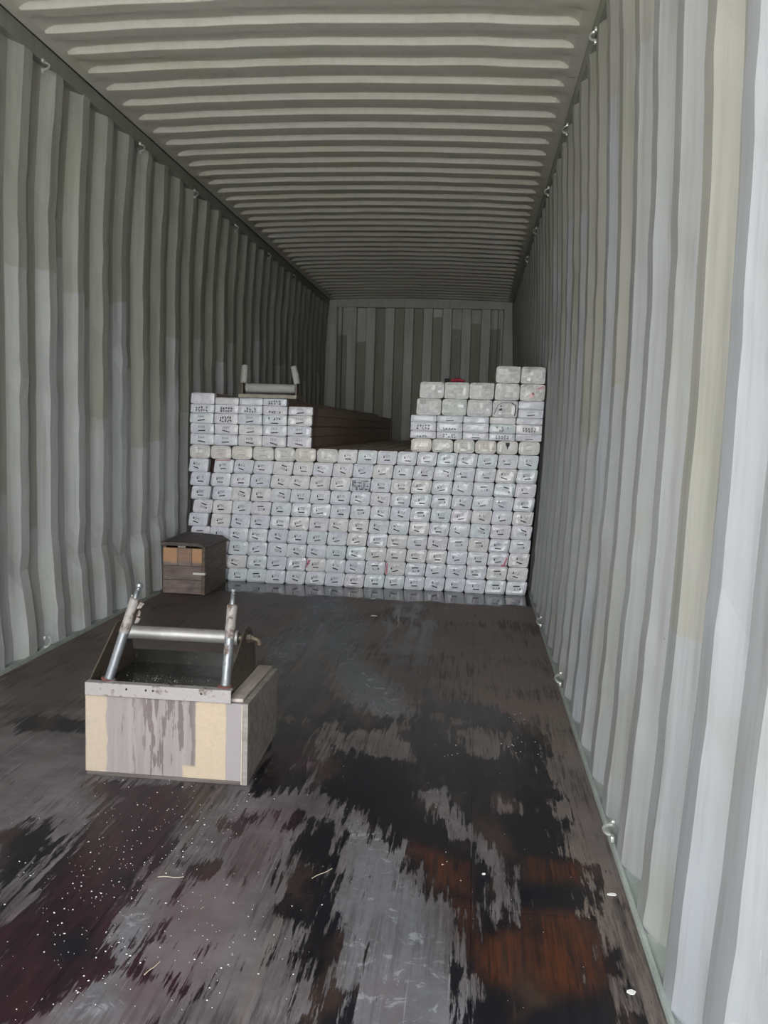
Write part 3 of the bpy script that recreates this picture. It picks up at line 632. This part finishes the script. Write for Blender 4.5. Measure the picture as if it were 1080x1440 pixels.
def steel(name, a, b, rusty, ru=.35, metal=.85):
    t = NT(name); p = t.obj(); n = t.noise(p, 35, 6, .7); n2 = t.noise(p, 9, 4)
    r_ = t.step(t.math('ADD', t.math('MULTIPLY', n, .6), t.math('MULTIPLY', n2, .4)), .62-rusty, .74-rusty)
    col = t.mix(r_, t.mix(n, a, b), t.mix(n, (.060, .034, .026), (.12, .07, .048)))
    return t.out(col, t.mixf(r_, ru, .75), t.mixf(r_, metal, .1), t.bump(n, .25, .001))
m_steel = steel('bright_tube', (.34, .37, .40), (.50, .53, .55), .08, .36)
m_roller = steel('brushed_roller', (.24, .235, .23), (.40, .385, .375), .03, .5, .55)
m_lip = steel('scuffed_angle', (.30, .27, .26), (.40, .38, .38), .10, .5, .3)
m_plate = steel('rusty_plate', (.085, .068, .054), (.15, .12, .09), .08, .45, .4)
m_taped = steel('worn_sleeve', (.16, .145, .135), (.48, .46, .44), .16, .6, .2)
m_oil = steel('oily_tray', (.022, .024, .020), (.035, .034, .030), .06, .18, .3)
m_rustred = plain('red_rust', (.14, .045, .035), .8, sc=60, amt=.5)
m_side2 = m_side
# ------------------------------------------------------------------ near crate
CX, CY, CW, CD, CH = .795, 3.112, .503, .385, .252
cr = empty('wooden_crate', (CX, CY, 0)); tag(cr, 'scuffed plywood crate carrying the steel roller stand, nearest on the stained floor', 'crate')
MB().box((0, 0, .012), (CW-.018, .018, CH-.001), .0025).build('front_panel', m_front, cr)
# right side: one board, chamfered at the lower rear
pr = [(CW-.017, -.001, .002), (CW-.017, CD, .030), (CW-.017, CD+.004, CH), (CW-.017, -.001, CH)]
MB().prism(pr, (.018, 0, 0)).build('side_panel', m_side, cr)
MB().box((0, .019, .012), (.018, CD, CH-.019), .002).build('side_panel', m_side, cr)
MB().box((.019, CD-.018, .012), (CW-.018, CD, CH-.001), .002).build('back_panel', m_side, cr)
MB().box((0, .019, CH-.018), (CW-.067, CD-.019, CH), .002).build('top_panel', m_side, cr)
MB().box((CW-.0665, .019, CH-.018), (CW-.0185, CD+.012, CH+.008), .003).build('top_batten', m_top, cr)
MB().box((.003, .001, 0), (CW-.012, CD-.008, .0118), .002).build('bottom_panel', wood('crate_base', (.07, .055, .05), (.13, .11, .10), (5, 5, 40)), cr)
MB().box((CW-.0175, -.0045, .004), (CW-.0145, -.0012, CH-.004)).build('edge_strip', m_edge, cr)
# ------------------------------------------------------------------ steel roller stand on the near crate
ax, ay, az = .80, 3.345, .392           # roller axis
T = CH+.001
st = empty('roller_stand', (1.02, 3.28, T)); tag(st, 'rusty steel roller stand with two upright pins on the near crate', 'roller')
def ls(v): return (v[0]-1.02, v[1]-3.28, v[2]-T)
def lsm(mb):
    bmesh.ops.translate(mb.b, verts=mb.b.verts, vec=(-1.02, -3.28, -T)); return mb
lsm(MB().box((.800, 3.098, T+.001), (1.250, 3.104, T+.040), .0015).box((.800, 3.104, T+.035), (1.250, 3.128, T+.040), .001)).build('front_angle', m_lip, st)
for x_ in (.93, .99, 1.012, 1.16):
    lsm(MB().ball((x_, 3.0975, T+.026), .0035, 8)).build('rivet', m_dark, st)
lsm(MB().prism([(.800, 3.105, T+.001), (1.225, 3.105, T+.001), (1.225, 3.475, T+.001), (.800, 3.475, T+.001)], (0, 0, .004))).build('tray_plate', m_oil, st)
lsm(MB().box((.800, 3.467, T+.001), (1.225, 3.472, T+.050), .001)).build('shade_backing', m_oil, st)  # dark sheet standing in for the shaded opening behind the roller
def cheek(x_, name):
    prof = [(3.128, T+.0), (3.128, T+.040), (3.315, az+.026), (3.335, az+.034), (3.365, az+.034), (3.400, az+.020), (3.435, az-.015), (3.458, az-.06), (3.466, T+.04), (3.464, T+.0)]
    lsm(MB().prism([(x_, y_, z_) for y_, z_ in prof], (.005, 0, 0))).build(name, m_plate, st)
cheek(.8005, 'cheek_plate'); cheek(1.2255, 'cheek_plate')
rl = lsm(MB().lathe((.83, ay, az), (1.215, ay, az), [(0, .018), (.002, .0225), (.030, .0225), (.032, .0215), (.350, .0215), (.352, .0235), (.374, .0235), (.376, .018)], 24)).build('roller', m_roller, st, smooth=40)
lsm(MB().tube((.790, ay, az), (1.255, ay, az), .010, n=12).lathe((1.232, ay, az), (1.27, ay, az), [(0, .016), (.014, .016), (.015, .012), (.022, .012)], 6)).build('axle', m_plate, st, smooth=40)
lsm(MB().path([(1.246, ay, az), (1.262, ay, az-.001), (1.270, ay+.002, az-.006), (1.272, ay+.003, az-.020)], .0085, 8)).build('axle_elbow', m_plate, st, smooth=60)
def post(bx, tx, top, ballr, neck, nm):
    p0, p1 = Vector((bx, 3.140, T+.040)), Vector((tx, 3.150, top)); d = (p1-p0).normalized(); Ln = (p1-p0).length
    lsm(MB().lathe(p0, p1, [(0, .0175), (.004, .019), (.006, .0145), (Ln*.50, .0145)], 16)).build('post', m_steel, st, smooth=40)
    prof = [(Ln*.50+.0002, .0152)]; q = random.Random(bx > 1)
    for k in range(1, 9): prof.append((Ln*(.50+(neck-.50)*k/9), .0152+q.uniform(-.0010, .0014)))
    prof += [(Ln*neck-.004, .0155), (Ln*neck, .010)]
    lsm(MB().lathe(p0, p1, prof, 16)).build('sleeve', m_taped, st, smooth=30)
    pin = [(Ln*neck+.0002, .0075), (Ln-.018, .0070), (Ln-.016, .009), (Ln-.013, .0055)]
    e = Ln-.013+ballr*.9
    pin += [(e+ballr*math.sin(a), ballr*math.cos(a)) for a in [math.radians(v) for v in (-60, -35, -10, 15, 40, 65, 85)]]
    lsm(MB().lathe(p0, p1, pin, 14)).build('pin_tip', m_steel, st, smooth=60)
    lsm(MB().lathe(p0-d*.0005, p1, [(-.001, .024), (.003, .023), (.005, .021)], 12)).build('weld', m_rustred, st)
    return p0, d, Ln
post(.858, .950, .588, .0105, .86, 'l'); 
p0, d, Ln = post(1.221, 1.240, .590, .007, .84, 'r')
# flapping rags of worn tape on the left sleeve
mb = MB()
for k, (x_, z_) in enumerate(((.938, .525), (.934, .500), (.928, .478))):
    mb.prism([(x_+.006, 3.142+.003*k, z_-.010), (x_+.016, 3.146, z_-.009), (x_+.024-.007*(k % 2), 3.152, z_+.004), (x_+.013, 3.149, z_+.010)], (.0015, .003, 0))
lsm(mb).build('torn_tape', m_taped, st)
# ------------------------------------------------------------------ far dark crate beside the left wall
BX, BY, BW, BD, BH = .016, 5.90, .275, .465, .325
bc = empty('wooden_crate', (BX, BY, 0)); tag(bc, 'dark brown wooden crate with white tape, by the left wall before the stack', 'crate')
def far_patch(t, X, p, col, g, b_, f_):
    n = t.math('MULTIPLY', t.math('SUBTRACT', b_, .5), .08)
    up = t.step(t.math('ADD', X[2], n), .185, .215)
    ends = t.math('MAXIMUM', t.step(X[0], .10, .085), t.step(X[0], .185, .195))
    return t.mix(t.math('MULTIPLY', up, t.math('ADD', .35, t.math('MULTIPLY', ends, .6))), col, t.mix(f_, (.50, .26, .13), (.60, .37, .21)))
m_fb = wood('dark_front_boards', (.15, .11, .10), (.27, .215, .20), (5, 5, 45), far_patch)
m_fd = wood('dark_side_boards', (.11, .082, .060), (.19, .145, .105), (6, 6, 40))
m_fl = wood('dark_lid', (.085, .072, .064), (.14, .118, .105), (30, 3, 3))
for a, b in ((.004, .090), (.092, .178)):
    MB().box((.004, 0, a), (BW-.022, .018, b), .002).build('front_board', m_fb, bc)
for a, b in ((.004, .098), (.100, .186), (.188, BW-.022)):
    MB().box((a, 0, .180), (b, .018, .292), .002).build('front_board', m_fb, bc)
MB().box((.100, -.003, .294), (.150, .012, .312), .002).build('cleat', m_top, bc)
MB().box((BW-.020, -.006, .0), (BW, BD, BH-.030), .003).build('side_panel', m_fd, bc)
MB().box((.0, .019, .004), (.018, BD, BH-.022), .002).build('side_panel', m_fd, bc)
MB().box((.019, BD-.018, .004), (BW-.021, BD, BH-.022), .002).build('back_panel', m_fd, bc)
MB().box((.004, .001, .178), (BW-.022, .016, .1795)).build('seam', m_dark, bc)
lid = [(-.004, -.02, BH-.016), (BW-.045, -.02, BH-.016), (BW+.004, -.02, BH-.030), (BW+.007, -.02, BH-.022), (BW-.030, -.02, BH+.003), (-.004, -.02, BH+.004)]
mb = MB().prism(lid, (0, BD+.022, 0)); 
for v in mb.b.verts:
    if v.co.y > .2: v.co.z += .008 if v.co.x < BW-.06 else -.004
mb.build('lid', m_fl, bc)
m_tape = plain('white_tape', (.72, .70, .66), .5)
MB().box((BW-.075, -.0085, .128), (BW+.0008, -.0068, .142)).box((BW+.0005, -.008, .129), (BW+.0015, .02, .141)).build('tape_strip', m_tape, bc)
# ------------------------------------------------------------------ roller frame lying on the left block
zr = ZL+.049
rf = empty('roller_stand', (.54, 6.50, zr)); tag(rf, 'grey roller frame with two thick uprights lying on the left block', 'roller')
m_pale = plain('pale_grey_roller', (.40, .41, .38), .55, sc=25, amt=.3); m_boardp = wood('pale_board', (.30, .28, .22), (.46, .44, .36), (8, 30, 30))
def lr(mb):
    bmesh.ops.translate(mb.b, verts=mb.b.verts, vec=(-.54, -6.50, 0)); return mb
lr(MB().box((.340, 6.435, .001), (.738, 6.70, .026), .003)).build('base_board', m_boardp, rf)
lr(MB().lathe((.375, 6.50, .070), (.722, 6.50, .070), [(0, .026), (.004, .030), (.018, .030), (.020, .027), (.034, .027), (.036, .030), (.34, .030), (.344, .026)], 20)).build('roller', m_pale, rf, smooth=40)
for x0, x1, lean in ((.352, .362, .002), (.722, .732, -.028)):
    lr(MB().prism([(x0, 6.47, .027), (x0, 6.47, .10), (x0, 6.53, .10), (x0, 6.53, .027)], (x1-x0, 0, 0))).build('bracket', m_plate, rf)
    xc = (x0+x1)/2
    a = Vector((xc+.002, 6.50, .101)); b = Vector((xc+lean+(.006 if lean > 0 else 0), 6.51, .222)); Ln = (b-a).length
    lr(MB().lathe(a, b, [(0, .019), (.004, .023), (Ln*.5, .0235), (Ln-.006, .0225), (Ln, .018)], 16)).build('upright', m_pale, rf, smooth=50)
# ------------------------------------------------------------------ litter on the floor
m_white = plain('white_scrap', (.85, .85, .82), .6); m_straw = plain('straw', (.48, .42, .32), .7)
def disc(x_, y_, a, b_, rz, label):
    mb = MB(); q = random.Random(int(x_*100)); n = 12
    mb.prism([(a*(1+q.uniform(-.12, .12))*math.cos(t_), b_*(1+q.uniform(-.12, .12))*math.sin(t_), .0006) for t_ in [2*math.pi*k/n for k in range(n)]], (0, 0, .0016))
    o = mb.build('paper_scrap', m_white, None, (x_, y_, .0002)); o.rotation_euler = (0, 0, rz); tag(o, label, 'scrap')
disc(2.282, 2.288, .0085, .007, .2, 'round white scrap on the brown floor strip, nearest the camera')
disc(2.300, 2.652, .011, .0055, .1, 'half-moon white scrap on the floor beside the right wall')
disc(2.00, 2.70, .005, .004, .5, 'tiny white scrap in the black wet stain on the right')
def twig(x0, y0, x1, y1, label, sag=.003):
    pts = [(x0+(x1-x0)*k/5, y0+(y1-y0)*k/5+sag*math.sin(k*1.3), .0012) for k in range(6)]
    c = pts[0]; o = MB().path([(a-c[0], b-c[1], .0012) for a, b, _ in pts], .0009, 6).build('twig', m_straw, None, (c[0], c[1], 0)); tag(o, label, 'twig')
twig(1.228, 2.561, 1.288, 2.571, 'short pale twig in front of the near crate')
twig(1.590, 2.613, 1.630, 2.667, 'thin straw on the grey floor in the middle foreground')
twig(1.335, 2.200, 1.350, 2.245, 'short straw near the bottom edge, left of centre')
mb = MB(); q = random.Random(4)
def chip(x_, y_, z_=0.0004, s=None):
    s = s or q.choice([.0006, .0008, .001, .0014, .0022]); a = q.uniform(0, 3.14)
    mb.prism([(x_+s*math.cos(a+t_)*q.uniform(.6, 1.2), y_+s*math.sin(a+t_)*q.uniform(.5, 1.1), z_) for t_ in (0, 1.6, 3.1, 4.7)], (0, 0, .0008))
for _ in range(260): chip(q.gauss(1.13, .13), q.gauss(2.62, .28))
for _ in range(120): chip(q.gauss(1.30, .16), q.gauss(2.28, .15))
for _ in range(110): chip(q.uniform(.5, 2.25), q.uniform(2.1, 3.9), s=.0007)
for c in ((1.93, 2.7), (2.1, 3.6), (2.16, 3.55), (2.13, 3.9), (1.9, 3.45)):
    for _ in range(5): chip(q.gauss(c[0], .03), q.gauss(c[1], .06), s=.002)
tag(mb.build('wood_dust', m_white), 'white specks and chips scattered over the stained floor', 'debris', kind='stuff')
mb = MB()
for _ in range(90): chip(q.gauss(.985, .06), q.gauss(3.25, .05), T+.0055)
lsm(mb).build('dust_and_pale', m_white, st)['kind'] = 'stuff'
# drops of paint-white scraps near the foot of the stack
mb = MB()
for x_, y_, w_ in ((2.17, 6.27, .05), (2.20, 6.20, .03), (1.32, 6.05, .035), (1.38, 5.55, .04)):
    mb.prism([(x_, y_, .0005), (x_+w_, y_+.004, .0005), (x_+w_*.8, y_+.02, .0005), (x_+w_*.2, y_+.024, .0005)], (0, 0, .001))
tag(mb.build('film_shreds', m_white), 'shreds of white film on the dark wet floor before the stack', 'debris', kind='stuff')
